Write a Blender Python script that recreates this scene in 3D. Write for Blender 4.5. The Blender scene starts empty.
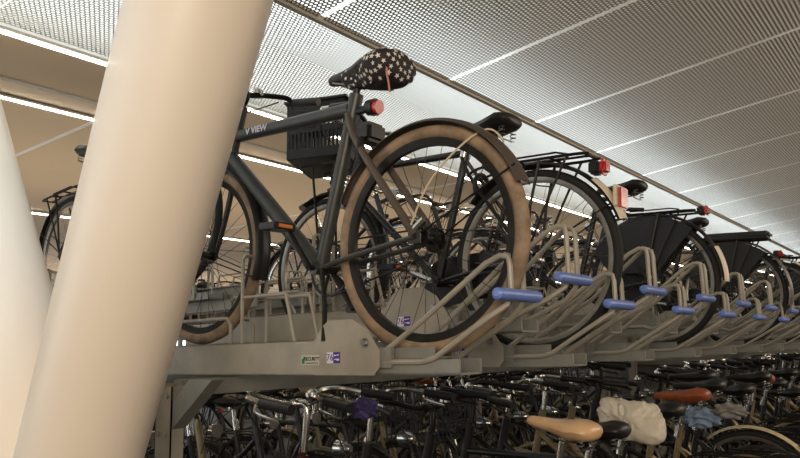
import bpy, bmesh, math, random
from mathutils import Vector, Matrix
random.seed(7)
C = bpy.context.scene.collection
H = 1.28                       # eye height above the floor
# ------------------------------------------------------------------ camera
Rm = Matrix(((0.624, -0.118, -0.772), (-0.781, -0.126, -0.612), (-0.025, 0.985, -0.171)))
cd = bpy.data.cameras.new('camera'); cam = bpy.data.objects.new('camera', cd); C.objects.link(cam)
q = Rm.to_quaternion(); q.normalize()
cam.rotation_mode = 'QUATERNION'; cam.rotation_quaternion = q; cam.location = (0, 0, H)
cd.sensor_width = 36; cd.lens = 36 * 698.65 / 800; cd.clip_start = 0.05
bpy.context.scene.camera = cam
# ------------------------------------------------------------------ light
w = bpy.data.worlds.new('world'); bpy.context.scene.world = w; w.use_nodes = True
w.node_tree.nodes['Background'].inputs[0].default_value = (1.0, 0.90, 0.78, 1)
w.node_tree.nodes['Background'].inputs[1].default_value = 0.36

def area(name, loc, target, size, energy, col):
    l = bpy.data.lights.new(name, 'AREA'); l.shape = 'RECTANGLE'; l.size, l.size_y = size
    l.energy = energy; l.color = col
    o = bpy.data.objects.new(name, l); C.objects.link(o); o.location = loc
    d = Vector(target) - Vector(loc); o.rotation_euler = d.to_track_quat('-Z', 'Y').to_euler(); return o
# warm ceiling light of the aisle behind the camera, daylight from the entrance on one side
area('aisle_light', (-2.2, -1.8, 2.2), (1.6, 1.5, 1.2), (3.0, 2.0), 150, (1.0, 0.85, 0.68))
area('far_aisle_light', (8.0, -2.6, 2.9), (8.0, 1.5, 1.0), (8, 1.5), 150, (1.0, 0.84, 0.66))
area('entrance_daylight', (-3.2, 5.2, 1.6), (1.0, 3.2, 1.6), (3.5, 2.6), 60, (0.80, 0.90, 1.0))
cl = area('added_column_fill', (-.4, .55, 2.5), (1.0, 3.1, 1.9), (.6, .6), 3.6, (0.50, 0.76, 1.0)); cl.data.spread = math.radians(50)  # added cool fill with no real lamp, tints the left column
area('plenum_light', (14, 2.70, 2.84), (14, 2.70, 9), (36, 0.9), 215, (0.90, 0.97, 1.0))
area('plenum_light', (14, -2.3, 3.30), (14, -1.78, 8.3), (36, 8.6), 185, (1.0, 0.87, 0.72))
area('added_soffit_fill', (8, 5.6, .9), (8, 5.2, 3), (16, 1.0), 105, (1.0, 0.86, 0.68))  # added upward fills, hidden low in the hall, to brighten the tan soffit
area('added_soffit_fill', (10, 12.0, .9), (10, 11.5, 3), (18, 1.0), 150, (1.0, 0.88, 0.72))
vs = bpy.context.scene.view_settings
bpy.context.scene.display_settings.display_device = 'sRGB'
vs.view_transform = 'Standard'; vs.look = 'None'; vs.exposure = 0.0; vs.gamma = 1; vs.use_curve_mapping = False
cy = getattr(bpy.context.scene, 'cycles', None)
if cy:
    cy.transparent_max_bounces = 12; cy.max_bounces = 7
# ------------------------------------------------------------------ materials
def lin(c):
    return tuple(((v / 255) / 12.92 if v / 255 <= .04045 else ((v / 255 + .055) / 1.055) ** 2.4) for v in c) + (1,)
MATS = {}
def mat(name, rgb, rough=.5, metal=0, var=0.0, scale=8, bump=0, coat=0, rgb2=None):
    if name in MATS: return MATS[name]
    m = bpy.data.materials.new(name); m.use_nodes = True; nt = m.node_tree; b = nt.nodes['Principled BSDF']
    b.inputs['Base Color'].default_value = lin(rgb); b.inputs['Roughness'].default_value = rough
    b.inputs['Metallic'].default_value = metal
    if coat: b.inputs['Coat Weight'].default_value = coat
    tc = nt.nodes.new('ShaderNodeTexCoord'); n = nt.nodes.new('ShaderNodeTexNoise'); n.inputs['Scale'].default_value = scale
    n.inputs['Detail'].default_value = 5
    nt.links.new(tc.outputs['Object'], n.inputs['Vector'])
    if var or rgb2:
        r = nt.nodes.new('ShaderNodeValToRGB'); a = lin(rgb); c2 = lin(rgb2) if rgb2 else tuple(x * (1 - var) for x in a[:3]) + (1,)
        r.color_ramp.elements[0].color = c2; r.color_ramp.elements[1].color = a
        r.color_ramp.elements[0].position = .35; r.color_ramp.elements[1].position = .62
        nt.links.new(n.outputs['Fac'], r.inputs[0]); nt.links.new(r.outputs[0], b.inputs['Base Color'])
    if bump:
        bp = nt.nodes.new('ShaderNodeBump'); bp.inputs['Strength'].default_value = bump; bp.inputs['Distance'].default_value = .01
        nt.links.new(n.outputs['Fac'], bp.inputs['Height']); nt.links.new(bp.outputs[0], b.inputs['Normal'])
    MATS[name] = m; return m
def emit(name, rgb, s):
    m = bpy.data.materials.new(name); m.use_nodes = True; b = m.node_tree.nodes['Principled BSDF']
    b.inputs['Base Color'].default_value = lin(rgb); b.inputs['Emission Color'].default_value = lin(rgb)
    b.inputs['Emission Strength'].default_value = s; MATS[name] = m; return m
def perforated(name, rgb, pitch, rad):
    m = bpy.data.materials.new(name); m.use_nodes = True; nt = m.node_tree; N = nt.nodes; L = nt.links
    b = N['Principled BSDF']; out = N['Material Output']
    b.inputs['Base Color'].default_value = lin(rgb); b.inputs['Roughness'].default_value = .45; b.inputs['Metallic'].default_value = .0
    tc = N.new('ShaderNodeTexCoord'); sp = N.new('ShaderNodeSeparateXYZ'); L.new(tc.outputs['Object'], sp.inputs[0])
    def mth(op, a, v=None):
        n = N.new('ShaderNodeMath'); n.operation = op
        for i, x in enumerate((a, v)):
            if x is None: continue
            if isinstance(x, (int, float)): n.inputs[i].default_value = x
            else: L.new(x, n.inputs[i])
        return n.outputs[0]
    py = mth('DIVIDE', sp.outputs[1], pitch * .9); row = mth('FLOOR', py)
    off = mth('MULTIPLY', mth('FLOORED_MODULO', row, 2.0), .5)
    px = mth('ADD', mth('DIVIDE', sp.outputs[0], pitch), off)
    fx = mth('SUBTRACT', mth('FRACT', px), .5); fy = mth('SUBTRACT', mth('FRACT', py), .5)
    d = mth('SQRT', mth('ADD', mth('MULTIPLY', fx, fx), mth('MULTIPLY', fy, fy)))
    hole = mth('LESS_THAN', d, rad)
    tr = N.new('ShaderNodeBsdfTransparent'); mx = N.new('ShaderNodeMixShader')
    L.new(hole, mx.inputs[0]); L.new(b.outputs[0], mx.inputs[1]); L.new(tr.outputs[0], mx.inputs[2]); L.new(mx.outputs[0], out.inputs[0])
    MATS[name] = m; return m
black = mat('black_paint', (26, 26, 27), .34, 0, .25, 20)
olive = mat('dark_grey_green_paint', (58, 60, 58), .36, .1, .2, 14)
maroon = mat('maroon_paint', (58, 24, 24), .35, 0, .2, 20)
navy = mat('dark_blue_paint', (30, 36, 52), .35, 0, .2, 20)
greyp = mat('grey_paint', (98, 98, 98), .4, .3, .2, 20)
creamp = mat('cream_paint', (205, 190, 155), .4, 0, .2, 20)
goldp = mat('champagne_paint', (140, 125, 95), .35, .4, .2, 20)
taupe = mat('mudguard_taupe', (84, 74, 66), .45, 0, .3, 8)
rubber = mat('black_rubber', (24, 23, 22), .75, 0, .3, 60, .2)
tanr = mat('tan_rubber', (156, 132, 106), .78, 0, .0, 14, .35, rgb2=(104, 88, 72))
chrome = mat('chrome', (205, 203, 198), .2, 1, .1, 20)
steel = mat('spoke_steel', (150, 148, 142), .35, 1, .1, 20)
darkmetal = mat('dark_metal', (48, 46, 44), .42, .7, .3, 20)
rimgrey = mat('rim_grey', (150, 145, 135), .38, .8, .2, 20)
plast = mat('black_plastic', (20, 20, 21), .45, 0, .2, 30)
leather = mat('black_leather', (30, 28, 27), .42, 0, .3, 30, .15)
brownl = mat('brown_leather', (150, 78, 42), .4, 0, .3, 30, .1)
creaml = mat('cream_vinyl', (228, 186, 140), .33, 0, .08, 12, 0, coat=.3)
redp = mat('red_reflector', (190, 45, 38), .25, 0, .2, 60, .1, coat=.5)
amber = mat('amber_reflector', (210, 120, 40), .3)
whitep = mat('white_mudguard_paint', (225, 212, 188), .4, 0, .15, 12)
bag = mat('white_plastic_bag', (222, 212, 192), .45, 0, .15, 14, .5)
blue = mat('blue_grip_plastic', (108, 134, 206), .33, 0, .15, 30)
galv = mat('galvanised_steel', (164, 157, 143), .5, .2, .0, 9, .04, rgb2=(148, 143, 130))
galvd = mat('galvanised_steel_darker', (136, 136, 128), .5, .2, .0, 9, .04, rgb2=(122, 122, 116))
colm = mat('column_paint', (238, 224, 206), .48, 0, .02, 2, 0, coat=.1)
tanc = mat('ceiling_tan', (214, 192, 162), .6, 0, .05, 1)
deckw = mat('plenum_white', (235, 235, 232), .8, 0, .04, 1)
floorm = mat('floor_concrete', (66, 61, 56), .55, 0, .2, 3)
wallm = mat('wall_cream', (196, 182, 160), .7, 0, .08, 2)
lipm = mat('ceiling_trim_paint', (190, 182, 168), .5, 0, .1, 4)
clothb = mat('blue_cloth', (140, 162, 188), .8, 0, .3, 30, .5)
clothg = mat('grey_cloth', (150, 146, 140), .8, 0, .3, 30, .5)
purple = mat('sticker_purple', (62, 40, 128), .5)
stw = mat('sticker_white', (214, 208, 224), .5)
stp = mat('sticker_pale', (190, 188, 172), .5)
green = mat('sticker_green', (30, 105, 66), .5)
ink = mat('sticker_ink', (35, 36, 34), .5)
pink = mat('pink_strap_cloth', (190, 130, 120), .7)
cordm = mat('white_cable', (205, 190, 160), .5)
coverb = mat('cover_fabric', (38, 32, 32), .7, 0, .2, 30, .3)
coverw = mat('cover_star', (222, 216, 208), .7)
ledm = emit('led_strip', (255, 248, 232), 14)
winm = emit('added_window_glow', (225, 235, 245), 2.2)  # glow for the added back-wall windows
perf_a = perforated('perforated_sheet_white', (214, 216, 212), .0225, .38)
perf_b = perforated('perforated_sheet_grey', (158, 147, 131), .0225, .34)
# ------------------------------------------------------------------ mesh helpers
def link(name, me, parent=None):
    o = bpy.data.objects.new(name, me); C.objects.link(o)
    if parent: o.parent = parent
    return o
def finish(bm, m, smooth=True):
    bmesh.ops.recalc_face_normals(bm, faces=bm.faces)
    me = bpy.data.meshes.new('mesh'); bm.to_mesh(me); bm.free()
    for x in (m if isinstance(m, (list, tuple)) else [m]): me.materials.append(x)
    if smooth:
        me.polygons.foreach_set('use_smooth', [True] * len(me.polygons))
        try: me.set_sharp_from_angle(angle=math.radians(38))
        except Exception: pass
    return me
def box(bm, lo, hi, mi=0, M=None, bev=0):
    vs_ = [bm.verts.new((x, y, z)) for x in (lo[0], hi[0]) for y in (lo[1], hi[1]) for z in (lo[2], hi[2])]
    fs = [bm.faces.new([vs_[i] for i in f]) for f in ((0, 1, 3, 2), (4, 6, 7, 5), (0, 4, 5, 1), (2, 3, 7, 6), (0, 2, 6, 4), (1, 5, 7, 3))]
    for f in fs: f.material_index = mi
    if M: bmesh.ops.transform(bm, matrix=M, verts=vs_)
    if bev:
        es = list({e for f in fs for e in f.edges})
        bmesh.ops.bevel(bm, geom=es, offset=bev, segments=2, affect='EDGES')
    return fs
def smooth_path(pts, k):
    if k <= 1 or len(pts) < 3: return [Vector(p) for p in pts]
    P = [Vector(p) for p in pts]; out = []
    for i in range(len(P) - 1):
        a, b, c, d = P[max(i - 1, 0)], P[i], P[i + 1], P[min(i + 2, len(P) - 1)]
        for j in range(k):
            t = j / k
            out.append(.5 * ((2 * b) + (c - a) * t + (2 * a - 5 * b + 4 * c - d) * t * t + (3 * b - a - 3 * c + d) * t ** 3))
    out.append(P[-1]); return out
def tube(bm, pts, r, n=8, k=1, mi=0, closed=False, flat=1.0):
    P = smooth_path(pts, k); rr = r if isinstance(r, (list, tuple)) else [r, r]
    m = len(P); rings = []; prev = None
    for i, p in enumerate(P):
        if closed: t = P[(i + 1) % m] - P[i - 1]
        else: t = P[min(i + 1, m - 1)] - P[max(i - 1, 0)]
        t.normalize()
        if prev is None:
            a = Vector((1, 0, 0)) if abs(t.x) < .9 else Vector((0, 0, 1))
        else: a = prev
        u = (a - t * a.dot(t)).normalized(); v = t.cross(u); prev = u
        s = i / (m - 1) * (len(rr) - 1); j = min(int(s), len(rr) - 2); R = rr[j] + (rr[j + 1] - rr[j]) * (s - j)
        rings.append([bm.verts.new(p + u * (R * math.cos(2 * math.pi * q_ / n)) + v * (R * flat * math.sin(2 * math.pi * q_ / n))) for q_ in range(n)])
    for i in range(m if closed else m - 1):
        A, B = rings[i], rings[(i + 1) % m]
        for q_ in range(n):
            f = bm.faces.new((A[q_], A[(q_ + 1) % n], B[(q_ + 1) % n], B[q_])); f.material_index = mi
    if not closed:
        bm.faces.new(rings[0][::-1]).material_index = mi; bm.faces.new(rings[-1]).material_index = mi
def torus(bm, c, R, prof, n=56, a0=0, a1=None, mi=0):
    """revolve a closed profile [(radial, lateral)] about the X axis through c"""
    full = a1 is None; a1 = 2 * math.pi if full else a1; rings = []
    for i in range(n if full else n + 1):
        a = a0 + (a1 - a0) * i / n
        rings.append([bm.verts.new((c[0] + l, c[1] + (R + d) * math.cos(a), c[2] + (R + d) * math.sin(a))) for d, l in prof])
    k = len(prof)
    for i in range(n):
        A, B = rings[i], rings[(i + 1) % len(rings)]
        for j in range(k):
            bm.faces.new((A[j], A[(j + 1) % k], B[(j + 1) % k], B[j])).material_index = mi
    if not full: bm.faces.new(rings[0]); bm.faces.new(rings[-1][::-1])
def circ(r, n=8, sx=1): return [(r * math.cos(2 * math.pi * i / n), sx * r * math.sin(2 * math.pi * i / n)) for i in range(n)]
def disc(bm, c, r, x0, x1, n=20, mi=0):
    tube(bm, [(x0, c[1], c[2]), (x1, c[1], c[2])], r, n, mi=mi)
def prism(bm, yz, x0, x1, mi=0):
    a = [bm.verts.new((x0, y, z)) for y, z in yz]; b = [bm.verts.new((x1, y, z)) for y, z in yz]; n = len(yz)
    bm.faces.new(a).material_index = mi; bm.faces.new(b[::-1]).material_index = mi
    for i in range(n): bm.faces.new((a[i], b[i], b[(i + 1) % n], a[(i + 1) % n])).material_index = mi
CACHE = {}
def part(name, key, build, m, parent, smooth=True):
    k = (name, key, m.name if not isinstance(m, (list, tuple)) else tuple(x.name for x in m))
    if k not in CACHE:
        bm = bmesh.new(); build(bm); CACHE[k] = finish(bm, m, smooth)
    return link(name, CACHE[k], parent)
def empty(name, loc=(0, 0, 0), label=None, cat=None, group=None, kind=None):
    o = bpy.data.objects.new(name, None); C.objects.link(o); o.location = loc; o.empty_display_size = .1
    tag(o, label, cat, group, kind); return o
def tag(o, label=None, cat=None, group=None, kind=None):
    if label: o['label'] = label
    if cat: o['category'] = cat
    if group: o['group'] = group
    if kind: o['kind'] = kind
    return o
def copy_tree(o, parent=None):
    c = o.copy(); C.objects.link(c)
    if parent: c.parent = parent
    for ch in list(o.children): copy_tree(ch, c)
    return c
def text_mesh(s, size, ext=.0006, bold=False):
    cu = bpy.data.curves.new('t', 'FONT'); cu.body = s; cu.size = size; cu.extrude = ext; cu.align_x = 'CENTER'; cu.align_y = 'CENTER'
    if bold: cu.offset = size * .03
    cu.resolution_u = 3
    o = bpy.data.objects.new('t', cu); C.objects.link(o)
    me = bpy.data.meshes.new_from_object(o.evaluated_get(bpy.context.evaluated_depsgraph_get()))
    bpy.data.objects.remove(o); bpy.data.curves.remove(cu); return me
def put_text(bm, s, size, M, mi, bold=False, sx=1):
    me = text_mesh(s, size, bold=bold); n0 = len(bm.verts); f0 = len(bm.faces)
    bm.from_mesh(me); bm.verts.ensure_lookup_table(); bm.faces.ensure_lookup_table()
    bmesh.ops.transform(bm, matrix=M @ Matrix.Diagonal((sx, 1, 1, 1)), verts=bm.verts[n0:])
    for f in bm.faces[f0:]: f.material_index = mi
    bpy.data.meshes.remove(me)
# text on a face seen from -X: letters run towards -Y
SIDE = Matrix(((0, 0, -1, 0), (-1, 0, 0, 0), (0, 1, 0, 0), (0, 0, 0, 1)))
def side_at(x, y, z, rot=0): return Matrix.Translation((x, y, z)) @ SIDE @ Matrix.Rotation(rot, 4, 'Z')
# ------------------------------------------------------------------ structure
def struct(name, bm, m, parent=None, smooth=False):
    o = link(name, finish(bm, m, smooth), parent)
    if not parent: o['kind'] = 'structure'
    return o
bm = bmesh.new(); box(bm, (-8, -8, -.1), (45, 17, 0)); struct('floor', bm, floorm)
EZ, EY = H + 1.5, 2.13
ceil = empty('ceiling', (0, 0, EZ), kind='structure')
# sloped perforated panels (towards the camera side) with light gaps between them
bm = bmesh.new(); SP = 1.02; gap = .016
bm.free()
slope = -.104
for i in range(-5, 38):
    x0 = 3.139 + SP * i
    bm = bmesh.new()
    vs_ = [bm.verts.new(p) for p in ((gap, 0, 0), (SP - gap, 0, 0), (SP - gap, -9, 0), (gap, -9, 0))]; bm.faces.new(vs_)
    key = 'slopepanel'
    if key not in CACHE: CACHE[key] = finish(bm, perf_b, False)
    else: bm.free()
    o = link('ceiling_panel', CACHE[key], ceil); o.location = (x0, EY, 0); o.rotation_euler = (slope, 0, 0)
for i in range(-3, 10):
    x0 = 3.139 + SP * 4 * (i) / 1.0 - 2
    bm = bmesh.new(); W = SP * 4
    vs_ = [bm.verts.new(p) for p in ((.004, 0, 0), (W - .004, 0, 0), (W - .004, 1.08, 0), (.004, 1.08, 0))]; bm.faces.new(vs_)
    key = 'flatpanel'
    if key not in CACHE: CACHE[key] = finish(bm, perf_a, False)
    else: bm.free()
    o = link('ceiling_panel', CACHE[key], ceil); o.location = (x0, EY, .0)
bm = bmesh.new(); box(bm, (-8, EY - .014, -.012), (45, EY + .012, .02)); struct('ceiling_edge_trim', bm, lipm, ceil)
bm = bmesh.new(); prism(bm, [(3.3, .45), (EY, .45), (-7.0, 1.40), (-7.0, .95), (-7.1, .95), (-7.1, 1.46), (EY, .51), (3.3, .51)], -8, 45); box(bm, (-8, 3.24, .0), (45, 3.3, .51)); struct('plenum_deck', bm, deckw, ceil)
bm = bmesh.new(); box(bm, (-8, 3.26, 0), (45, 17, .06)); struct('ceiling_soffit', bm, tanc, ceil)
bm = bmesh.new(); box(bm, (-8, 3.85, -.012), (45, 3.88, .0)); struct('ceiling_joint', bm, lipm, ceil)
for i in range(12):
    bm = bmesh.new(); box(bm, (2.15 + i * 3.06, 3.3, -.006), (2.175 + i * 3.06, 16.8, .0)); struct('ceiling_joint', bm, deckw, ceil)
bm = bmesh.new(); box(bm, (-8, 16.8, 0), (45, 17, EZ)); struct('wall_back', bm, wallm)
bm = bmesh.new(); box(bm, (44.8, -8, 0), (45, 17, EZ + .1)); struct('wall_end', bm, wallm)
for i in range(10):
    wn = empty('window_%d' % (i + 1), (2 + i * 4.0, 16.76, 1.0), kind='structure')  # made-up glowing windows, added for bluish white glints behind the racks
    bm = bmesh.new(); box(bm, (0, -.01, 0), (2.6, .03, 1.3)); struct('pane', bm, winm, wn)
    bm = bmesh.new()
    for a, b in (((-.06, -.04, -.06), (2.66, .03, 0)), ((-.06, -.04, 1.3), (2.66, .03, 1.36)), ((-.06, -.04, 0), (0, .03, 1.3)), ((2.6, -.04, 0), (2.66, .03, 1.3)), ((1.27, -.04, 0), (1.33, -.01, 1.3))): box(bm, a, b)
    struct('window_frame', bm, lipm, wn)
# led strips
for (y, z, lab, wd) in ((3.23, -.03, 'white light strip where the perforated ceiling meets the tan soffit', .035),
                    (4.12, -.012, 'second white light strip set in the tan soffit, below the longest one', .03),
                    (7.30, -.012, 'lowest white light strip on the tan soffit, seen through the wheels', .05)):
    t = empty('light_strip', (0, y, EZ + z - (.006 if z > -.02 else 0)), lab, 'light')
    bm = bmesh.new(); box(bm, (-8, -wd * .6, 0), (44, wd * .6, .012)); link('housing', finish(bm, lipm, False), t)
    bm = bmesh.new(); box(bm, (-8, -wd * .26, -.010), (44, wd * .26, -.0)); link('diffuser', finish(bm, ledm, False), t)
# columns
def column(base, tip, r0, r1, label):
    t = empty('leaning_column', base, label, 'column')
    d = Vector(tip) - Vector(base)
    bm = bmesh.new(); tube(bm, [(0, 0, 0) if False else tuple(d * -.0), tuple(d * .5), tuple(d)], [r0, (r0 + r1) / 2, r1], 64)
    link('shaft', finish(bm, colm), t)
    bm = bmesh.new(); tube(bm, [(0, 0, 0), (0, 0, .03)], r0 * 1.5, 40); link('base_plate', finish(bm, galvd), t)
    return t
# axis points through X=1.0: z .9 -> Y 1.43, z -.27 -> Y 1.94
ay, az, by, bz = 1.43, .905, 1.925, -.27
sl = (by - ay) / (az - bz)
cb = (1.0, by + sl * (bz + H), 0); ct = (1.0, ay - sl * (EZ + .1 - H - az), EZ + .1)
column(cb, ct, .150, .186, 'thick cream white steel column leaning across the front bicycle, nearest the rack')
lz0, ly0, lz1, ly1 = .115, 2.133 + .37, 1.013, 2.648 + .46
ls = (ly1 - ly0) / (lz1 - lz0)
column((1.02, ly0 - ls * (lz0 + H), 0), (1.02, ly0 + ls * (EZ + .1 - H - lz0), EZ + .1), .165, .165, 'pale cool white column leaning the other way, cut by the photo edge')
# ------------------------------------------------------------------ bicycle
TR = .35
def wheel(root, name, y, tyre_m, rim_m, z=TR, key='', nsp=32, spoke_m=None, tw=.019):
    dp = .016 if rim_m is darkmetal else .009; ro = TR - 2 * tw - .004
    w_ = part(name, ('rim', dp, tw), lambda b: torus(b, (0, 0, 0), ro, [(0, -.012), (.012, -.013), (.012, .013), (0, .012), (-dp, .008), (-dp, -.008)]), rim_m, root)
    w_.location = (0, y, z)
    part('tyre', tw, lambda b: torus(b, (0, 0, 0), TR - tw, circ(tw, 10, .95), 72), tyre_m, w_)
    def sp(b):
        for i in range(nsp):
            a = 2 * math.pi * i / nsp; s = 1 if i % 2 else -1; o_ = .55 * (1 if (i // 2) % 2 else -1)
            p = Vector((0, math.cos(a) * (ro - dp * .8), math.sin(a) * (ro - dp * .8))); q_ = Vector((s * .03, math.cos(a + o_ * 2) * .028, math.sin(a + o_ * 2) * .028))
            tube(b, [p, q_], .0012, 4)
    part('spokes', (nsp, tw, dp), sp, spoke_m or steel, w_)
    part('hub', 0, lambda b: (disc(b, (0, 0, 0), .017, -.038, .038, 14), disc(b, (0, 0, 0), .031, -.034, -.030, 20), disc(b, (0, 0, 0), .031, .030, .034, 20), disc(b, (0, 0, 0), .007, -.062, .062, 8)), chrome if rim_m is not darkmetal else darkmetal, w_)
    return w_
def saddle_bm(b, L=.27, W=.08, th=.05, mi=0, lift=0):
    secs = [(-.112, .30, .3), (-.108, .58, .62), (-.098, .80, .88), (-.08, .95, 1.08), (-.05, 1.0, 1.2), (-.015, .92, 1.18), (.025, .68, 1.0), (.07, .44, .82), (.115, .32, .7), (.15, .27, .62), (.168, .2, .5), (.175, .1, .25)]
    rings = []; n = 16
    for y, wf, hf in secs:
        y *= L / .27; ring = []
        for i in range(n):
            a = 2 * math.pi * i / n; ca, sa = math.cos(a), math.sin(a)
            top = .032 * hf if sa > 0 else .032 * hf * th / .05
            x = W * wf * (abs(ca) ** .8) * (1 if ca >= 0 else -1)
            z = top * sa + (.012 if y < -.02 else 0.004) + lift
            if sa < 0: x *= .92
            ring.append(b.verts.new((x, y, z)))
        rings.append(ring)
    for A, B in zip(rings, rings[1:]):
        for i in range(n): b.faces.new((A[i], A[(i + 1) % n], B[(i + 1) % n], B[i])).material_index = mi
    b.faces.new(rings[0][::-1]).material_index = mi; b.faces.new(rings[-1]).material_index = mi
def fender_bm(b, a0, a1, r=TR + .022, w=.029):
    prof = [(0.0, -w), (.010, -w * .6), (.013, 0), (.010, w * .6), (0, w), (-.002, w), (.007, w * .55), (.010, 0), (.007, -w * .55), (-.002, -w)]
    torus(b, (0, 0, 0), r, prof, 40, a0, a1)
D = math.radians
def bike(label, loc=(0, 0, 0), rz=0, tilt=0, frame='diamond', paint=None, tyre=None, rim=None, saddle=None, sad_h=.965, sad_w=.08, bar='swept', bar_h=1.03,
         carrier=True, light='box', guard=False, mud=True, mud_m=None, mud_tip=None, case='chain', basket=None, kick=True, crank=35, group=None,
         chromebar=False, fork_m=None, spoke_m=None, name='bicycle', light_front=True, fat=.019, sad_y=.20, mud_a=(-12, 40), saddle_on=True, cat='bicycle', bar_m=None, front_mud=None, crate_yaw=0, sad_tilt=0):
    paint = paint or black; tyre = tyre or rubber; rim = rim or rimgrey; saddle = saddle or leather; mud_m = mud_m or paint; fork_m = fork_m or paint
    root = empty(name, loc, label, cat, group); root.rotation_euler = (tilt, 0, rz)
    wheel(root, 'rear_wheel', 0, tyre, rim, spoke_m=spoke_m, tw=fat)
    fw = 1.10; wheel(root, 'front_wheel', fw, tyre, rim, spoke_m=spoke_m, tw=fat)
    bb = (0, .445, .275); st = (0, .315, .80); ht = (0, .925, .86); hb = (0, .965, .70)
    fr = {'diamond': 1, 'step': 2, 'low': 3}[frame]
    def fbm(b):
        top_seat = .80 if fr == 1 else .62
        tube(b, [bb, (0, .30, .86)], .024 if paint is olive else .0165, 12)
        tube(b, [(0, .905, .93), (0, .985, .64)], .020, 10)
        if fr == 1:
            tube(b, [(0, .325, .812), (0, .935, .812)], .0245 if paint is olive else .0155, 12)
            tube(b, [bb, (0, .96, .73)], .029 if paint is olive else .017, 12)
        elif fr == 2:
            tube(b, [(0, .375, .60), (0, .56, .60), (0, .78, .70), (0, .94, .82)], .0145, 10, 6)
            tube(b, [bb, (0, .60, .36), (0, .80, .52), (0, .965, .72)], .0165, 10, 6)
        else:
            tube(b, [bb, (0, .56, .33), (0, .76, .50), (0, .955, .76)], .021, 10, 6)
        tube(b, [(-.035, bb[1], bb[2]), (.035, bb[1], bb[2])], .022, 12)
        for s in (-1, 1):
            tube(b, [(s * .02, .43, .27), (s * .05, .30, .295), (s * .055, 0, .35)], .009, 8, 4)
            if paint is not olive: tube(b, [(s * .014, .325, .79 if fr == 1 else .74), (s * .045, .24, .66), (s * .055, 0, .355)], .008, 8, 4)
            box(b, (s * .055 - .003, -.02, .33), (s * .055 + .003, .025, .37))
    f = part('frame', (fr, paint is olive), fbm, paint, root)
    if paint is olive:
        for s in (-1, 1): part('seat_stay', s, lambda b: tube(b, [(s * .016, .325, .79), (s * .048, .24, .66), (s * .056, 0, .355)], .0125, 10, 4), taupe, f)
    if chromebar == 'logo':
        def tb(b):
            put_text(b, 'V VIEW', .034, side_at(-.0252, .790, .812, 0), 0, True, 1.1)
        part('frame_lettering', 0, tb, stw, f)
    def fork(b):
        tube(b, [(0, .905, .95), (0, .985, .655)], .014, 8)
        tube(b, [(-.05, .99, .70 - .0), (.05, .99, .70)], .011, 8)
        for s in (-1, 1): tube(b, [(s * .048, .99, .70), (s * .05, 1.045, .50), (s * .052, fw, .35)], [.013, .011, .008], 8, 4)
    part('fork', 0, fork, fork_m, root)
    # seat post and saddle
    part('seat_post', round(sad_h, 3), lambda b: (tube(b, [(0, .312, .82), (0, .312 - (sad_h - .86) * .24, sad_h - .03)], .0125, 10), tube(b, [(-.022, .29 - (sad_h - .9) * .2, sad_h - .035), (.022, .29 - (sad_h - .9) * .2, sad_h - .035)], .012, 8), tube(b, [(0, .325, .795), (0, .307, .86)], .0205, 10)), darkmetal if rim is darkmetal else chrome, root)
    if saddle_on:
        s_ = part('saddle', sad_w, lambda b: saddle_bm(b, W=sad_w), saddle, root); s_.location = (0, sad_y + .055, sad_h); s_.rotation_euler = (D(sad_tilt), 0, 0)
        def und(b):
            for s in (-1, 1):
                tube(b, [(s * .022, .14, -.012), (s * .022, .05, -.035), (s * .022, -.02, -.036), (s * .045, -.08, -.015)], .0035, 6, 4)
                pts = [(s * .045 + .012 * math.cos(a * .9), -.07 + .012 * math.sin(a * .9), -.058 + a * .0022) for a in range(0, 24)]
                tube(b, pts, .0025, 5)
            tube(b, [(-.05, -.06, -.058), (.05, -.06, -.058)], .004, 6)
        part('saddle_springs', 0, und, steel, s_)
    # handlebar
    gy = .075 if paint is olive else 0
    bh = bar_h; bm_ = bar_m or (chrome if chromebar is True else darkmetal)
    hroot = part('stem', (round(bh, 2)), lambda b: (tube(b, [(0, .90, .94), (0, .885, bh - .02), (0, .90, bh + .01), (0, .93, bh + .012)], .0125, 10, 3), tube(b, [(-.022, .935, bh + .012), (.022, .935, bh + .012)], .018, 10)), bm_, root)
    if bar == 'swept':
        path = lambda s: [(0, .935, bh + .012), (s * .07, .94, bh + .016), (s * .16, .965, bh + .045), (s * .245, .93, bh + .05), (s * .275, .84 + gy, bh + .035), (s * .285, .72 + gy, bh + .02)]
        gp = lambda s: [(s * .2745, .842 + gy, bh + .0353), (s * .286, .705 + gy, bh + .0185)]
    elif bar == 'narrow':
        path = lambda s: [(0, .935, bh + .012), (s * .08, .94, bh + .015), (s * .15, .93, bh + .012), (s * .21, .90, bh + .005)]
        gp = lambda s: [(s * .13, .936, bh + .013), (s * .215, .898, bh + .004)]
    else:
        path = lambda s: [(0, .935, bh + .012), (s * .15, .94, bh + .02), (s * .24, .92, bh + .02), (s * .33, .865, bh + .012)]
        gp = lambda s: [(s * .235, .922, bh + .02), (s * .335, .862, bh + .012)]
    hbar = part('handlebar', (bar, gy, round(bh, 2)), lambda b: [tube(b, path(s), .0112, 8, 4) for s in (-1, 1)], bm_, root)
    for s in (-1, 1):
        part('grip', (bar, gy, s, round(bh, 2)), lambda b: tube(b, gp(s), [.0165, .015, .0175], 10), plast, hbar)
        part('brake_lever', (bar, gy, s, round(bh, 2)), lambda b: tube(b, [Vector(gp(s)[0]) + Vector((0, .02, 0)), Vector(gp(s)[0]) + Vector((s * .012, .01, -.03)), Vector(gp(s)[1]) + Vector((0, .05, -.035))], .005, 6, 4), bm_, hbar)
    part('bell', round(bh, 2), lambda b: [tube(b, [(.10, .945, bh + .03), (.10, .945, bh + .045), (.10, .945, bh + .058)], [.024, .024, .01], 14)], chrome, hbar)
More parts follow.
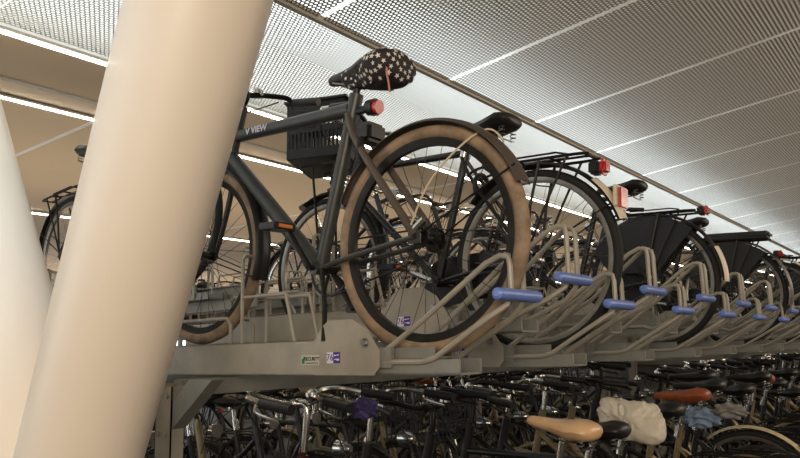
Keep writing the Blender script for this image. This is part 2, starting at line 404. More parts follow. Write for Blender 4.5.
    part('brake_cable', (round(bh, 2), fr), lambda b: [tube(b, [(s * .22, .95, bh + .03), (s * .13, 1.04, bh - .02), (s * .03, 1.03, .93), (s * .018, .965, .78)], .0028, 5, 5) for s in (-1, 1)], plast, root)
    # crank set
    ca = D(crank); cl = .165
    cr = part('crank', crank, lambda b: [tube(b, [(s * .055, 0, 0), (s * .065, s2 * math.cos(ca) * cl, s2 * math.sin(ca) * cl)], [.012, .009], 8) for s, s2 in ((-1, 1), (1, -1))] + [tube(b, [(-.06, 0, 0), (.06, 0, 0)], .009, 8)], darkmetal if rim is darkmetal else chrome, root)
    cr.location = bb
    for s, s2 in ((-1, 1), (1, -1)):
        p_ = part('pedal', s, lambda b: (box(b, (min(s * .07, s * .165), -.042, -.012), (max(s * .07, s * .165), .042, .012), bev=.004)), plast, cr)
        p_.location = (0, s2 * math.cos(ca) * cl, s2 * math.sin(ca) * cl)
        for e in (-.046, .042): part('pedal_reflector', (s, e), lambda b: box(b, (min(s * .09, s * .148), e, -.006), (max(s * .09, s * .148), e + .004, .006)), amber, p_, False)
    if case == 'case':
        def cs(b):
            pts = [(bb[1] + .105 * math.cos(a), bb[2] + .105 * math.sin(a)) for a in [math.pi * .5 - i * math.pi / 10 for i in range(11)]]
            pts += [(-.01, .29), (-.055, .33), (-.055, .385), (.0, .412)]
            prism(b, pts, .047, .068)
            prism(b, pts, -.0469, -.047) if False else None
        part('chain_case', 0, cs, plast, root)
    else:
        def ch(b):
            torus(b, (.046, bb[1], bb[2]), .085, [(0, -.002), (.008, -.002), (.008, .002), (0, .002)], 40)
            for i in range(5):
                a = i * 2 * math.pi / 5; tube(b, [(.046, bb[1], bb[2]), (.046, bb[1] + .086 * math.cos(a), bb[2] + .086 * math.sin(a))], .006, 6)
            tube(b, [(.046, .01, .392), (.046, bb[1] + .01, bb[2] + .092)], .0035, 5); tube(b, [(.046, .01, .308), (.046, bb[1] - .01, bb[2] - .092)], .0035, 5)
            disc(b, (0, 0, TR), .04, .043, .048, 18)
        part('chain_drive', 0, ch, darkmetal, root)
    if mud:
        mr = TR + (.006 if fat > .02 else .016); mw = .036 if fat > .02 else .029
        g = part('rear_mudguard', (mud_a, fat), lambda b: fender_bm(b, D(mud_a[1]), D(180 - mud_a[0]), mr, mw), mud_m, root)
        g.location = (0, 0, TR)
        part('mudguard_stay', 0, lambda b: [tube(b, [(s * .055, 0, 0), (s * .03, (TR + .02) * math.cos(D(150)), (TR + .02) * math.sin(D(150)))], .003, 5) for s in (-1, 1)], darkmetal, g)
        if mud_tip: part('mudguard_tip', mud_a, lambda b: fender_bm(b, D(180 - mud_a[0] - 28), D(180 - mud_a[0] + .5), r=TR + .025, w=.031), mud_tip, g)
        g2 = part('front_mudguard', fat, lambda b: fender_bm(b, D(60), D(197), mr, mw), front_mud or mud_m, root); g2.location = (0, fw, TR)
        part('mudguard_stay', 1, lambda b: [tube(b, [(s * .055, 0, 0), (s * .03, (TR + .02) * math.cos(D(196)), (TR + .02) * math.sin(D(196)))], .003, 5) for s in (-1, 1)], darkmetal, g2)
    if carrier:
        def carr(b):
            for s in (-1, 1):
                tube(b, [(s * .05, .27, .70), (s * .062, .20, .722), (s * .065, 0, .722), (s * .065, -.20, .722), (s * .05, -.25, .722)], .006, 8, 4)
                tube(b, [(s * .062, .0, .36), (s * .064, -.02, .55), (s * .065, -.06, .719)], .006, 8)
                tube(b, [(s * .062, .0, .36), (s * .064, -.09, .56), (s * .065, -.17, .719)], .005, 8)
            for y in (.16, .03, -.1, -.235): tube(b, [(-.063, y, .722), (.063, y, .722)], .005, 8)
            tube(b, [(0, .16, .725), (0, -.235, .725)], .005, 8)
            tube(b, [(-.05, .1, .742), (-.05, -.12, .742), (0, -.15, .742), (.05, -.12, .742), (.05, .1, .742)], .004, 6)
        cc = part('rear_carrier', 0, carr, darkmetal, root)
    if light == 'box':
        t = part('tail_light', 0, lambda b: box(b, (-.035, -.285, .70), (.035, -.25, .745), bev=.008), plast, root)
        part('red_lens', 0, lambda b: box(b, (-.034, -.302, .698), (.034, -.284, .747), bev=.008), redp, t)
    elif light == 'big':
        t = part('tail_light', 1, lambda b: box(b, (-.03, -.275, .65), (.03, -.235, .70), bev=.008), plast, root)
        part('red_lens', 1, lambda b: box(b, (-.030, -.302, .645), (.030, -.272, .705), bev=.012), redp, t)
    elif light == 'mud':
        t = part('tail_light', 2, lambda b: box(b, (-.02, -.31, .60), (.02, -.27, .64), bev=.006), plast, root)
        part('red_lens', 2, lambda b: tube(b, [(0, -.305, .615), (0, -.325, .625)], .022, 16), redp, t)
    if light_front:
        t = part('head_light', 0, lambda b: tube(b, [(0, 1.0, .90), (0, 1.03, .90), (0, 1.07, .90)], [.012, .028, .035], 16, 3), chrome if fr != 1 else plast, root)
    if guard:
        def gd(b):
            for s in (-1, 1):
                pts = [(.22, .40)] + [((TR + .01) * math.cos(a), TR + (TR + .01) * math.sin(a)) for a in [D(x) for x in range(30, 131, 10)]] + [(-.04, .40)]
                pts = [(y, z) for y, z in pts]
                prism(b, pts, s * .049 - .002, s * .049 + .002)
        part('coat_guard', 0, gd, plast, root)
    if kick:
        part('kickstand', 0, lambda b: (tube(b, [(-.04, .40, .27), (-.06, .36, .15), (-.08, .34, .035)], .008, 8, 3), tube(b, [(-.03, .40, .27), (.03, .40, .27)], .012, 8)), darkmetal, root)
    fl = part('frame_lock', 0, lambda b: (torus(b, (0, 0, 0), .052, circ(.010, 8), 24, D(-35), D(215)), ), plast, root); fl.location = (0, .235, .655)
    fl.rotation_euler = (D(-10), 0, D(90))
    if basket == 'crate':
        def crate(b):
            x0, x1, y0, y1, z0, z1 = -.16, .16, -.15, .15, .80, 1.10
            t_ = .010
            box(b, (x0, y0, z0), (x1, y1, z0 + .012))
            for (za, zb) in ((z0, z0 + .05), (z1 - .075, z1), (z0 + .13, z0 + .15)):
                box(b, (x0, y0, za), (x0 + t_, y1, zb)); box(b, (x1 - t_, y0, za), (x1, y1, zb)); box(b, (x0, y0, za), (x1, y0 + t_, zb)); box(b, (x0, y1 - t_, za), (x1, y1, zb))
            for i in range(15):
                y = y0 + (y1 - y0) * i / 14; wd = .004 if 0 < i < 14 else .012
                for xx in (x0, x1 - t_): box(b, (xx, max(y - wd, y0), z0), (xx + t_, min(y + wd, y1), z1))
            for i in range(17):
                x = x0 + (x1 - x0) * i / 16
                for yy in (y0, y1 - t_): box(b, (max(x - .004, x0), yy, z0), (min(x + .004, x1), yy + t_, z1))
            box(b, (x0 - .012, y0 - .012, z1 - .012), (x1 + .012, y0, z1)); box(b, (x0 - .012, y1, z1 - .012), (x1 + .012, y1 + .012, z1))
            box(b, (x0 - .012, y0, z1 - .012), (x0, y1, z1)); box(b, (x1, y0, z1 - .012), (x1 + .012, y1, z1))
        k_ = part('front_crate', 0, crate, plast, root, False); k_.location = (.0, 1.09, .075); k_.rotation_euler = (D(-4), D(5), D(24))
        part('crate_rack', 0, lambda b: [tube(b, [(s * .06, .99, .66), (s * .08, 1.02, .75), (s * .08, 1.0, .85), (s * .08, 1.22, .85)], .007, 8) for s in (-1, 1)] + [tube(b, [(s * .056, 1.10, .37), (s * .08, 1.15, .85)], .006, 8) for s in (-1, 1)], darkmetal, root)
    elif basket == 'wire':
        def wire(b):
            x0, x1, y0, y1, z0, z1 = -.18, .18, 1.0, 1.27, .86, 1.09
            for z in (z0, z0 + .08, z0 + .16, z1):
                tube(b, [(x0, y0, z), (x1, y0, z), (x1, y1, z), (x0, y1, z)], .005 if z == z1 else .003, 6, closed=True)
            for i in range(13):
                x = x0 + (x1 - x0) * i / 12
                tube(b, [(x, y0, z1), (x, y0, z0), (x, y1, z0), (x, y1, z1)], .003, 5)
            for i in range(1, 9):
                y = y0 + (y1 - y0) * i / 9
                tube(b, [(x0, y, z1), (x0, y, z0), (x1, y, z0), (x1, y, z1)], .003, 5)
        part('wire_basket', 0, wire, plast, root)
        part('basket_bracket', 0, lambda b: [tube(b, [(s * .05, .96, .83), (s * .06, 1.0, .88)], .006, 6) for s in (-1, 1)] + [tube(b, [(s * .056, 1.10, .37), (s * .1, 1.14, .86)], .005, 6) for s in (-1, 1)], darkmetal, root)
    return root
# ------------------------------------------------------------------ rack
P0, PITCH = 1.68, .36
HUB = 1.231
def tray_unit(label, x, high, flip=False, group=None, first=False):
    """upper tier unit; local y along the wheel, origin below the rear hub on the wheel line"""
    root = empty('rack_tray', (x, HUB if not flip else 2 * YC - HUB, H - .02), label, 'bicycle rack', group)
    if flip: root.rotation_euler = (0, 0, math.pi)
    dz = HD if high else 0
    hx = -.075
    def channel(b):
        prof = [(-.045, .028), (-.045, -.004), (.045, -.004), (.045, .028), (.040, .028), (.040, .001), (-.040, .001), (-.040, .028)]
        y0, y1 = -.05, 1.42
        a = [b.verts.new((px, y0, pz + dz - .001)) for px, pz in prof]; c = [b.verts.new((px, y1, pz + dz - .001)) for px, pz in prof]
        b.faces.new(a); b.faces.new(c[::-1])
        for i in range(8): b.faces.new((a[i], c[i], c[(i + 1) % 8], a[(i + 1) % 8]))
    part('channel', high, channel, galvd, root)
    def beam(b):
        prism(b, [(.20, -.052 + dz), (1.62, -.052 + dz), (1.62, .058 + dz), (.40, .058 + dz), (.365, .10 + dz), (.335, .118 + dz), (.235, .118 + dz), (.175, .085 + dz), (.128, .020 + dz), (.128, -.028 + dz), (.150, -.052 + dz)], hx - .004, hx)
        box(b, (hx - .004, .40, -.052 + dz), (hx + .03, 1.62, -.048 + dz)); box(b, (hx - .004, .40, .054 + dz), (hx + .03, 1.62, .058 + dz))
    bmn = part('guide_beam', high, beam, galv, root)
    part('pivot_bolt', high, lambda b: (disc(b, (0, .185, .045 + dz), .011, hx - .014, hx - .004, 6), disc(b, (0, .185, .045 + dz), .015, hx - .007, hx - .003, 14)), steel, bmn)
    def stk(b):
        cx_, cz = .315, .002 + dz; x_ = hx - .0048
        box(b, (x_, cx_ - .028, cz - .017), (x_ + .001, cx_ + .001, cz + .017), 0)
        box(b, (x_, cx_ + .001, cz - .017), (x_ + .001, cx_ + .029, cz + .017), 1)
        put_text(b, '76', .030, side_at(x_ - .0002, cx_ + .015, cz, 0), 0)
        for yy, zz, a, c in ((-.007, .007, .005, .002), (-.019, .008, .004, .002), (-.008, -.005, .005, .0015), (-.019, -.006, .006, .003)):
            box(b, (x_ - .0006, cx_ + yy - a, cz + zz - c), (x_, cx_ + yy + a, cz + zz + c), 1)
    part('number_sticker', high, stk, [purple, stw], bmn, False)
    if first:
        def sec(b):
            x_ = hx - .0048; cy_, cz = .418, -.004
            box(b, (x_, cy_ - .040, cz - .015), (x_ + .001, cy_ + .040, cz + .015), 0)
            put_text(b, 'SECURITY', .0165, side_at(x_ - .0002, cy_ - .008, cz + .003), 1, True, .88)
            box(b, (x_ - .0006, cy_ + .026, cz - .012), (x_, cy_ + .038, cz + .004), 2); box(b, (x_ - .0006, cy_ + .022, cz + .002), (x_, cy_ + .032, cz + .011), 2)
            box(b, (x_ - .0006, cy_ - .036, cz - .011), (x_, cy_ + .020, cz - .008), 1)
        part('security_sticker', 0, sec, [stp, ink, green], bmn, False)
    def slider(b):
        box(b, (-.058, -.14, -.052 + dz), (-.050, .20, -.008 + dz)); box(b, (.050, -.14, -.052 + dz), (.058, .20, -.008 + dz)); box(b, (-.058, -.14, -.052 + dz), (.058, .20, -.046 + dz))
    part('slider', high, slider, galvd, root)
    part('pivot', high, lambda b: (disc(b, (0, .130, .012 + dz), .016, -.072, .072, 14), box(b, (-.07, .09, -.03 + dz), (-.055, .17, .03 + dz)), box(b, (.055, .09, -.03 + dz), (.07, .17, .03 + dz))), galvd, root)
    top = .268 if not high else .268 + .125; gz = .158 if not high else .225
    yo = -.30
    def lever(b):
        for s in (-1, 1):
            X_ = s * .062; Xt = s * .033
            tube(b, [(X_, .13, .012 + dz), (X_, -.02, .10 + dz * .95), (Xt * 1.3, yo + .07, top - .020), (Xt, yo + .03, top - .001), (Xt, yo + .004, top - .008), (Xt, yo, top - .03), (Xt, yo, gz + .01), (Xt * 1.1, yo + .012, gz - .025), (X_, yo + .06, gz - .06), (X_, -.06, -.005 + dz * .8), (X_, -.02, -.014 + dz), (X_, .12, -.014 + dz)], .0085, 8)
        tube(b, [(-.033, yo + .015, top - .001), (.033, yo + .015, top - .001)], .0085, 8)
    part('lever_frame', high, lever, galv, root)
    gp = part('blue_grip', high, lambda b: tube(b, [(-.118, yo - .002, gz), (-.112, yo - .002, gz), (-.075, yo - .002, gz), (0, yo - .002, gz), (.075, yo - .002, gz), (.112, yo - .002, gz), (.118, yo - .002, gz)], [.008, .0155, .018, .0165, .018, .0155, .008], 14), blue, root)
    def holder(b):
        for s in (-1, 1):
            X_ = s * .052
            tube(b, [(X_, .86, .0 + dz), (X_, .86, .13 + dz), (X_, .88, .15 + dz), (X_, 1.30, .15 + dz), (X_, 1.32, .13 + dz), (X_, 1.32, 0 + dz)], .007, 8)
        tube(b, [(-.056, .79, .0 + dz), (-.056, .79, .36 + dz), (-.045, .79, .375 + dz), (.045, .79, .375 + dz), (.056, .79, .36 + dz), (.056, .79, .0 + dz)], .007, 8)
        for s in (-1, 1): tube(b, [(s * .056, .56, .22 + dz), (s * .056, .79, .22 + dz)], .006, 8)
        for s in (-1, 1): tube(b, [(s * .056, .56, .22 + dz), (s * .056, .50, .0 + dz)], .006, 8)
    part('wheel_holder', high, holder, galv, root)
    # small block the raised front wheel stands on
    part('front_wheel_stop', high, lambda b: prism(b, [(.95, .002 + dz), (1.25, .002 + dz), (1.22, .060 + dz), (1.10, .052 + dz), (.98, .045 + dz)], -.03, .03), galvd, root)
    return root
YC = 2.665; OZ = .16; HD = .118
NM = ['first', 'second', 'third', 'fourth', 'fifth', 'sixth', 'seventh', 'eighth', 'ninth', 'tenth', 'eleventh', 'twelfth', 'thirteenth', 'fourteenth', 'fifteenth', 'sixteenth', 'seventeenth', 'eighteenth', 'nineteenth', 'twentieth']
proto = {}
NT = 30
for k in range(NT):
    high = k % 2 == 1; x = P0 + PITCH * k
    carries = {0: 'carrying the tan-tyred bicycle with the security sticker', 2: 'holding the bicycle with the white mudguard patch', 6: 'holding the bicycle with the black coat guard', 10: 'holding the black bicycle before the far end'}
    lab = '%s steel rack tray with blue grip' % ('raised' if high else 'low')
    if k in carries: lab = 'low steel rack tray with blue grip ' + carries[k]
    elif k < 20: lab += ', %s from the leaning column' % NM[k]
    else: lab = 'steel rack tray with blue grip at the far end of the row'
    if k == 0: o = tray_unit(lab, x, False, first=True)
    elif k == 1: o = proto[True] = tray_unit(lab, x, True)
    elif k == 2: o = proto[False] = tray_unit(lab, x, False)
    else:
        o = copy_tree(proto[high]); o.location.x = x; o['label'] = lab
    o['group'] = 'rack trays with blue grips in the upper tier' if k < 20 else 'far rack trays of the upper tier'
# opposite side trays
for k in range(18):
    high = k % 2 == 0; x = 2.0 + PITCH * k
    o = copy_tree(proto[high]); o.location = (x, 2 * YC - HUB, H - .02 + OZ); o.rotation_euler = (0, 0, math.pi)
    o['label'] = 'steel rack tray on the far side of the double upper tier'; o['group'] = 'rack trays of the far side'
# fixed structure
def support(x, label, wide=.045):
    t = empty('rack_post', (x, 0, 0), label, 'post')
    for y, sg in ((2.10, 1), (3.20, -1)):
        bm = bmesh.new(); box(bm, (-.004, y - wide, 0), (.0, y + wide, H - .10)); box(bm, (-.004, y - wide, 0), (.045, y - wide + .004, H - .10)); box(bm, (-.004, y + wide - .004, 0), (.045, y + wide, H - .10))
        for z in (.9, 1.0, 1.12):
            disc(bm, (0, y - .022, z + .03), .009, -.012, -.004, 6); disc(bm, (0, y + .022, z + .03), .009, -.012, -.004, 6)
        link('upright', finish(bm, galv, False), t)
        bm = bmesh.new(); prism(bm, [(y - sg * .25, H - .078), (y - sg * .13, H - .078), (y - sg * .04, H - .15), (y - sg * .04, H - .24)], .0, .05)
        link('sloping_arm', finish(bm, galvd, False), t)
    return t
for i, x in enumerate((1.37, 4.95, 8.5)):
    support(x, ['galvanised rack post with bolts at the near end of the rack', 'galvanised rack post under the upper tier behind the white bag', 'farthest galvanised rack post in sight'][i])
for (y, lab) in ((2.10, 'long galvanised beam under the front half of the upper trays'), (3.20, 'long galvanised beam under the far half of the upper trays')):
    bm = bmesh.new(); box(bm, (1.42, y - .03, H - .135), (13, y + .03, H - .08), bev=.004)
    tag(link('rack_beam', finish(bm, galvd, False)), lab, 'beam')  # darker steel tone puts the shade under the trays into the beam colour
# ------------------------------------------------------------------ upper bicycles
UZ = H - .02; TI = D(3.2)
def up(k, **kw):
    return bike(loc=(P0 + PITCH * k, HUB + .02 + kw.pop('dy', 0), UZ), tilt=TI, **kw)
A = up(0, label='dark grey-green bicycle with dirty tan tyres and a star print saddle cover', paint=olive, tyre=tanr, rim=darkmetal, saddle=leather, carrier=False, light=None, case='chain',
       mud_m=mat('mudguard_taupe', (74, 66, 60), .5, 0, .3, 8), crank=55, chromebar='logo', bar_h=.985, front_mud=black, spoke_m=darkmetal, fat=.0225, mud_a=(22, 22), light_front=False, sad_h=.925, saddle_on=True, cat='bicycle')
def refl(b):
    tube(b, [(0, .215, .80), (0, .198, .797)], .023, 24)
r_ = part('red_reflector', 'A', refl, redp, A)
part('reflector_bracket', 'A', lambda b: (tube(b, [(0, .30, .80), (0, .235, .802)], .014, 8), tube(b, [(0, .245, .803), (0, .214, .80)], [.026, .029], 24)), plast, A)
part('lock_housing', 'A', lambda b: (box(b, (-.045, .20, .68), (.045, .27, .745), bev=.012)), plast, A)
# wire tied round the rear wheel
part('tied_cable', 'A', lambda b: tube(b, [(-.03, -.255, .60), (.03, -.25, .62), (.0, -.215, .655), (-.05, -.15, .60), (-.062, -.05, .50), (-.06, .02, .37)], .0032, 6, 5), cordm, A)
part('dress_clip', 'A', lambda b: (tube(b, [(-.055, .015, .36), (-.05, -.03, .40)], .012, 8)), chrome, A)
B = up(2, dy=.02, label='black bicycle with front crate, white mudguard tip and red tail light', paint=black, saddle=leather, light='big', basket='crate', mud_tip=whitep, mud_a=(20, 40), bar_h=1.0, crank=20, bar_m=chrome, sad_h=.90, sad_w=.09, sad_y=.13, kick=False, case='case')
part('rear_reflector_plate', 'B', lambda b: (box(b, (-.05, -.345, .52), (.05, -.335, .60), bev=.004)), whitep, B)
part('rear_reflector', 'B', lambda b: (box(b, (-.03, -.357, .515), (.045, -.345, .595), bev=.006)), redp, B)
for ch in B.children:
    if ch.name.startswith('rear_reflector'): ch.rotation_euler = (0, 0, 0)
Cb = up(6, dy=.06, label='black city bicycle with solid coat guard and white mudguard end', paint=black, saddle=leather, light='box', guard=True, mud_tip=whitep, mud_a=(0, 40), sad_h=.88, sad_y=.08, crank=-30, frame='step', case='case')
Dk = up(10, label='black bicycle with bare carrier near the far end of the upper tier', paint=black, saddle=leather, light='mud', mud_m=mat('mudguard_grey', (96, 92, 86), .4, .2, .2, 10), guard=True, sad_h=.86, crank=10, frame='step', case='case')
part('carrier_cushion', 'D', lambda b: box(b, (-.07, -.26, .73), (.07, .16, .775), bev=.015), leather, Dk)
Ek = up(14, label='grey bicycle beyond the black ones in the upper tier', paint=greyp, light='mud', sad_h=.9, case='case', mud_m=whitep)
Fk = copy_tree(Dk); Fk.location.x = P0 + PITCH * 18; Fk['label'] = 'farthest black bicycle on the upper tier'
Gk = copy_tree(Ek); Gk.location.x = P0 + PITCH * 22; Gk['label'] = 'last grey bicycle at the end of the upper tier'
# opposite bicycles (face the camera side)
def opp(k, z=None, **kw):
    high = k % 2 == 0
    return bike(loc=(2.0 + PITCH * k + kw.pop('dx', 0), 2 * YC - HUB - .02 + kw.pop('dy', 0), UZ + OZ + (HD if high else 0) + kw.pop('dz', 0)), rz=math.pi, tilt=TI, **kw)
opp(0, bar='narrow', bar_h=.95, label='black bicycle seen between the two columns, carrier and wheel showing', saddle=leather, light=None, crank=0, sad_h=.93)
opp(5, label='far side bicycle with chrome handlebar, seen through the tan-tyred wheel', paint=navy, frame='step', chromebar=True, bar_h=.94, crank=10, rim=chrome)
opp(7, label='far side black bicycle seen through the second wheel', crank=70, frame='low', bar_h=.95)
opp(9, label='far side maroon bicycle in the upper tier', paint=maroon, crank=15, chromebar=True, frame='step', bar_h=.95)
opp(12, label='far side grey bicycle in the upper tier', paint=greyp, crank=30, frame='step', bar_h=.95)
opp(15, label='far side dark bicycle nearest the far end', crank=5, bar_h=.95)
# saddle cover with stars on bicycle A
def cover():
    bm = bmesh.new(); rnd = random.Random(5)
    secs = [(-.150, .35, .2, .4), (-.143, .72, .6, .75), (-.115, 1.0, .95, 1.0), (-.06, 1.06, 1.12, 1.05), (-.01, .98, 1.10, 1.0), (.045, .72, .86, .9), (.09, .50, .62, .75), (.135, .45, .60, .7), (.165, .44, .60, .62), (.188, .40, .50, .5), (.20, .2, .25, .3)]
    n = 28; rings = []
    for y, wf, hf, bf in secs:
        ring = []
        for i in range(n):
            a = 2 * math.pi * i / n; ca, sa = math.cos(a), math.sin(a)
            puck = 1 + (.05 * math.sin(i * 2.6 + y * 60) if sa < .2 else .015 * math.sin(i * 1.7 + y * 40))
            z = (.056 * hf * sa if sa > 0 else .078 * bf * sa * (1 - .35 * max(0, abs(ca) - .5)))
            ring.append(bm.verts.new((.105 * wf * ca * puck, y * .84, z * puck)))
        rings.append(ring)
    for R1, R2 in zip(rings, rings[1:]):
        for i in range(n): bm.faces.new((R1[i], R1[(i + 1) % n], R2[(i + 1) % n], R2[i]))
    bm.faces.new(rings[0][::-1]); bm.faces.new(rings[-1])
    bmesh.ops.recalc_face_normals(bm, faces=bm.faces)
    bmesh.ops.subdivide_edges(bm, edges=bm.edges, cuts=1, use_grid_fill=True, smooth=.6)
    bm.faces.ensure_lookup_table(); pts = []
    fs = list(bm.faces); rnd.shuffle(fs)
    for f in fs:
        c = f.calc_center_median(); nn = f.normal.copy()
        if nn.z < -.75 or any((c - p).length < .0225 for p, _ in pts): continue
        pts.append((c.copy(), nn))
    for c, nn in pts:
        small = c.y > .05; r = (.0080 if small else .0120) * rnd.uniform(.85, 1.1); a0 = rnd.uniform(0, 6)
        u = nn.orthogonal().normalized(); v = nn.cross(u)
        vs_ = [bm.verts.new(c + nn * .0014 + (u * math.cos(a0 + i * math.pi / 5) + v * math.sin(a0 + i * math.pi / 5)) * (r if i % 2 == 0 else r * .45)) for i in range(10)]
        cc = bm.verts.new(c + nn * .0026)
        for i in range(10):
            f = bm.faces.new((vs_[i], vs_[(i + 1) % 10], cc)); f.material_index = 1
            if f.normal.dot(nn) < 0: f.normal_flip()
    me = bpy.data.meshes.new('mesh'); bm.to_mesh(me); bm.free(); me.materials.append(coverb); me.materials.append(coverw)
    me.polygons.foreach_set('use_smooth', [True] * len(me.polygons)); return me
cr_ = empty('saddle_cover', (0, 0, 0), 'black saddle rain cover printed with white stars, with a hanging pink strap', 'saddle cover')
cv = link('cover', cover(), cr_)
bm = bmesh.new(); tube(bm, [(-.07, -.10, -.02), (-.082, -.108, -.06), (-.080, -.115, -.095), (-.078, -.12, -.135)], .0055, 6, 4, flat=.5); link('strap', finish(bm, pink), cr_)
Ms = Matrix.Translation((P0, HUB + .02, UZ)) @ Matrix.Rotation(TI, 4, 'X')
cr_.location = Ms @ Vector((0, .205, .925)); cr_.rotation_euler = (TI - D(1), 0, 0); cr_.scale = (.86, .86, .86)
# ------------------------------------------------------------------ lower bicycles
LX0 = 1.36
def low(k, dy=0, **kw):
    return bike(loc=(LX0 + PITCH * k, .95 + dy, .0), **kw)
G = 'bicycles packed in the lower tier'
L0 = low(10, label='black bicycle in the lower tier three places beyond the brown saddle', bar_h=1.0, crank=20, group=G, frame='low', light='mud')
L1 = low(1, label='maroon bicycle in the lower tier with chrome stem and handlebar', paint=maroon, chromebar=True, bar_h=1.09, crank=50, group=G, rim=chrome, sad_h=.86)
L2 = low(2, label='black lower-tier bicycle under the tan-tyred wheel', chromebar=True, bar_h=1.07, crank=-20, group=G, frame='step', sad_h=.86, fork_m=chrome, light='mud')
L3 = low(3, dy=-.03, sad_tilt=9, label='bicycle with a smooth cream saddle in the lower tier', saddle=creaml, sad_w=.083, bar_h=1.02, crank=15, group=G, frame='low', rim=chrome, carrier=False, light=None, sad_h=.975)
L4 = low(4, label='black lower-tier bicycle with black saddle just behind the cream one', bar_h=1.06, crank=60, group=G, sad_h=.93, basket='wire', light='mud')
L5 = low(5, label='bicycle whose saddle wears a crumpled white plastic bag', bar_h=1.05, crank=0, group=G, frame='step', sad_h=.95, chromebar=True)
L6 = low(6, carrier=False, label='champagne bicycle with black saddle between white bag and brown saddle', paint=goldp, bar_h=1.06, crank=20, group=G, frame='step', sad_h=.95, chromebar=True, rim=chrome)
L7 = low(7, dy=-.03, sad_w=.072, label='bicycle with a brown leather saddle in the lower tier', saddle=brownl, bar_h=1.03, crank=35, group=G, sad_h=1.0, paint=goldp, frame='low', light='mud')
L8 = low(8, dy=-.02, carrier=False, label='black bicycle with wide black saddle just beyond the brown saddle', bar_h=1.03, crank=-15, group=G, sad_h=1.03, frame='step', mud_tip=None, light='mud')
L9 = low(9, dy=.12, carrier=False, label='black bicycle with cream mudguard and red tail lamp in the lower tier', mud_a=(5, 40), mud_m=creamp, bar_h=1.05, crank=10, group=G, sad_h=1.0, light='mud', frame='step', sad_w=.09)
L6_, L8_ = L6, L8
srcs = [L6, L8, L2, L4, L7, L9, L0, L5]
desc = ['pale-framed', 'black', 'chrome-forked', 'basket-carrying', 'brown-saddled', 'cream-mudguarded', 'low-framed dark', 'chrome-barred']
for i in range(11, 30):
    j = (i * 3) % 8; o = copy_tree(srcs[j]); o.location.x = LX0 + PITCH * i + random.uniform(-.03, .03); o.location.y = .95 + random.uniform(-.06, .06)
    o.rotation_euler.z = random.uniform(-.03, .03)
    o['label'] = ('%s lower-tier bicycle, %s beyond the brown saddle' % (desc[j], NM[i - 9])) if i < 22 else 'dark bicycle at the far end of the lower tier'
    o['group'] = G if i < 22 else 'far end bicycles of the lower tier'
for i in range(0, 18):
    j = (i * 5 + 2) % 8; o = copy_tree(srcs[j]); o.location = (LX0 + .2 + .36 * i, 4.1, 0); o.rotation_euler.z = math.pi + random.uniform(-.03, .03)
    o['label'] = 'dark bicycle on the far side of the lower tier'; o['group'] = 'far side bicycles of the lower tier'
def steer(o, a):
    for ch in o.children:
        if ch.name.startswith(('handlebar', 'stem')):
            ch.location = (.90 * math.sin(a), .90 - .90 * math.cos(a), 0); ch.rotation_euler = (0, 0, a)
lowers = [o for o in C.objects if o.parent is None and o.name.startswith('bicycle') and o.location.z < .1]
for o in lowers:
    steer(o, random.uniform(-.45, .45))
    if 0 < o.location.y < 2: o.rotation_euler.z += random.uniform(-.05, .05)
# plastic bag over the saddle of L5
def bag_mesh():
    bm = bmesh.new(); bmesh.ops.create_icosphere(bm, subdivisions=5, radius=1)
    from mathutils import noise
    for v in bm.verts:
        p = v.co.copy(); d_ = p.normalized()
        rd = 1 / max(abs(d_.x) ** 4 + abs(d_.y) ** 4 + abs(d_.z) ** 4, 1e-6) ** .25
        n1 = noise.noise(p * 1.3 + Vector((3, 1, 7))); n2 = abs(noise.noise(Vector((p.x * 2.2, p.y * 5.0, p.z * 1.3)) + Vector((9, 2, 4)))); n3 = abs(noise.noise(p * 5.5))
        k = rd * (.84 + .34 * n1 - .20 * n2 - .035 * n3)
        q_ = d_ * k
        q_.x *= .105 * (1.0 - .25 * p.y); q_.y *= .185; q_.z = q_.z * (.065 if p.z > 0 else .10) + .03 * p.y - .025 * abs(p.x)
        v.co = q_
    return finish(bm, bag)
o = link('plastic_bag', bag_mesh()); o.location = (LX0 + PITCH * 5 - .03, .95 + .25, .975); o.rotation_euler = (D(-6), D(12), D(8)); o.scale = (1, .85, 1.1)
tag(o, 'crumpled white plastic bag pulled over a saddle in the lower tier', 'plastic bag')
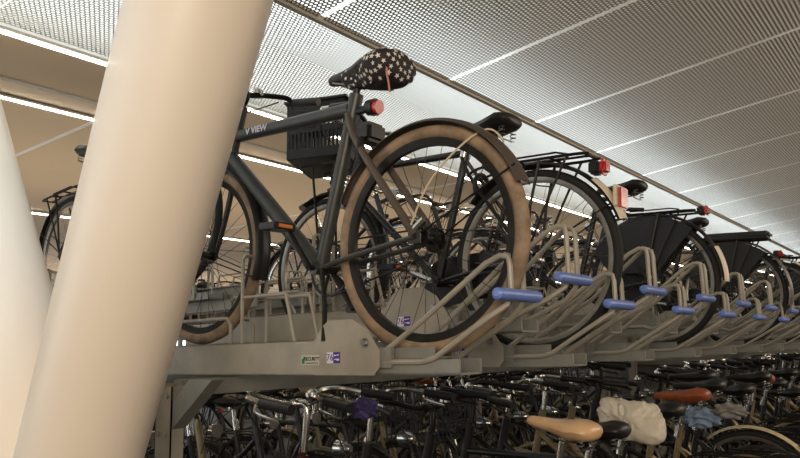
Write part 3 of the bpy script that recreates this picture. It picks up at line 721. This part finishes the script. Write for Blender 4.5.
def rag(name, m, loc, s, label, seed):
    bm = bmesh.new(); rnd = random.Random(seed)
    bmesh.ops.create_icosphere(bm, subdivisions=4, radius=1)
    for v in bm.verts:
        p = v.co.copy(); k = 1 + .22 * math.sin(p.x * 7 + seed) * math.cos(p.y * 6) + .16 * math.sin(p.z * 11 + p.x * 5) + rnd.uniform(-.03, .03)
        v.co = Vector((p.x * s[0] * k, p.y * s[1] * k, p.z * s[2] * k - .4 * s[2] * abs(p.y)))
    o = link(name, finish(bm, m)); o.location = loc; tag(o, label, 'cloth'); return o
x8 = LX0 + PITCH * 8
rag('cloth_rag', clothb, (3.92, 1.13, .905), (.055, .085, .05), 'light blue rag hanging behind the brown saddle in the lower tier', 2)
rag('cloth_rag', clothg, (3.92, .99, .935), (.045, .08, .035), 'pale grey rag tied behind a black saddle, next to the blue rag', 5)
# ------------------------------------------------------------------ far rows in the hall
srcU = [Cb, Dk, Ek, B]
bm = bmesh.new(); box(bm, (2, 7.0, UZ - .12), (20, 9.0, UZ - .02)); tag(link('far_rack_deck', finish(bm, galvd, False)), 'long steel rack deck in the row beyond, seen through the wheels', 'bicycle rack')
bm = bmesh.new()
t = empty('far_rack_post', (2.2, 8.0, 0), 'post holding the far rack deck', 'post')
for i in range(9):
    p_ = link('upright', CACHE.setdefault('farpost', (lambda: (lambda b: (box(b, (-.04, -.04, 0), (.04, .04, UZ - .12)), finish(b, galvd, False))[1])(bmesh.new()))()), t); p_.location = (i * 2.1, 0, 0)
bm.free()
for i in range(16):
    s_ = srcU[i % 4]; o = copy_tree(s_); o.location = (3.2 + i * .72, 7.3 + (i % 3) * .05, UZ - .02); o.rotation_euler = (0, 0, random.uniform(-.05, .05))
    o['label'] = 'bicycle standing on the rack row beyond, seen through the wheels'; o['group'] = 'bicycles of the far rack row'

for i in range(14):
    s_ = srcs[(i * 3 + 1) % 8]; o = copy_tree(s_); o.location = (3.0 + i * .8, 7.35 + (i % 2) * .06, 0); o.rotation_euler = (0, 0, random.uniform(-.05, .05))
    o['label'] = 'bicycle under the far rack deck'; o['group'] = 'bicycles under the far rack deck'

L9.location.z = .065

rag('cloth_rag', mat('purple_cloth', (70, 58, 110), .8, 0, .3, 30, .4), (1.92, 1.70, 1.085), (.035, .05, .035), 'small purple cloth bundled among the handlebars below the security sticker', 9)
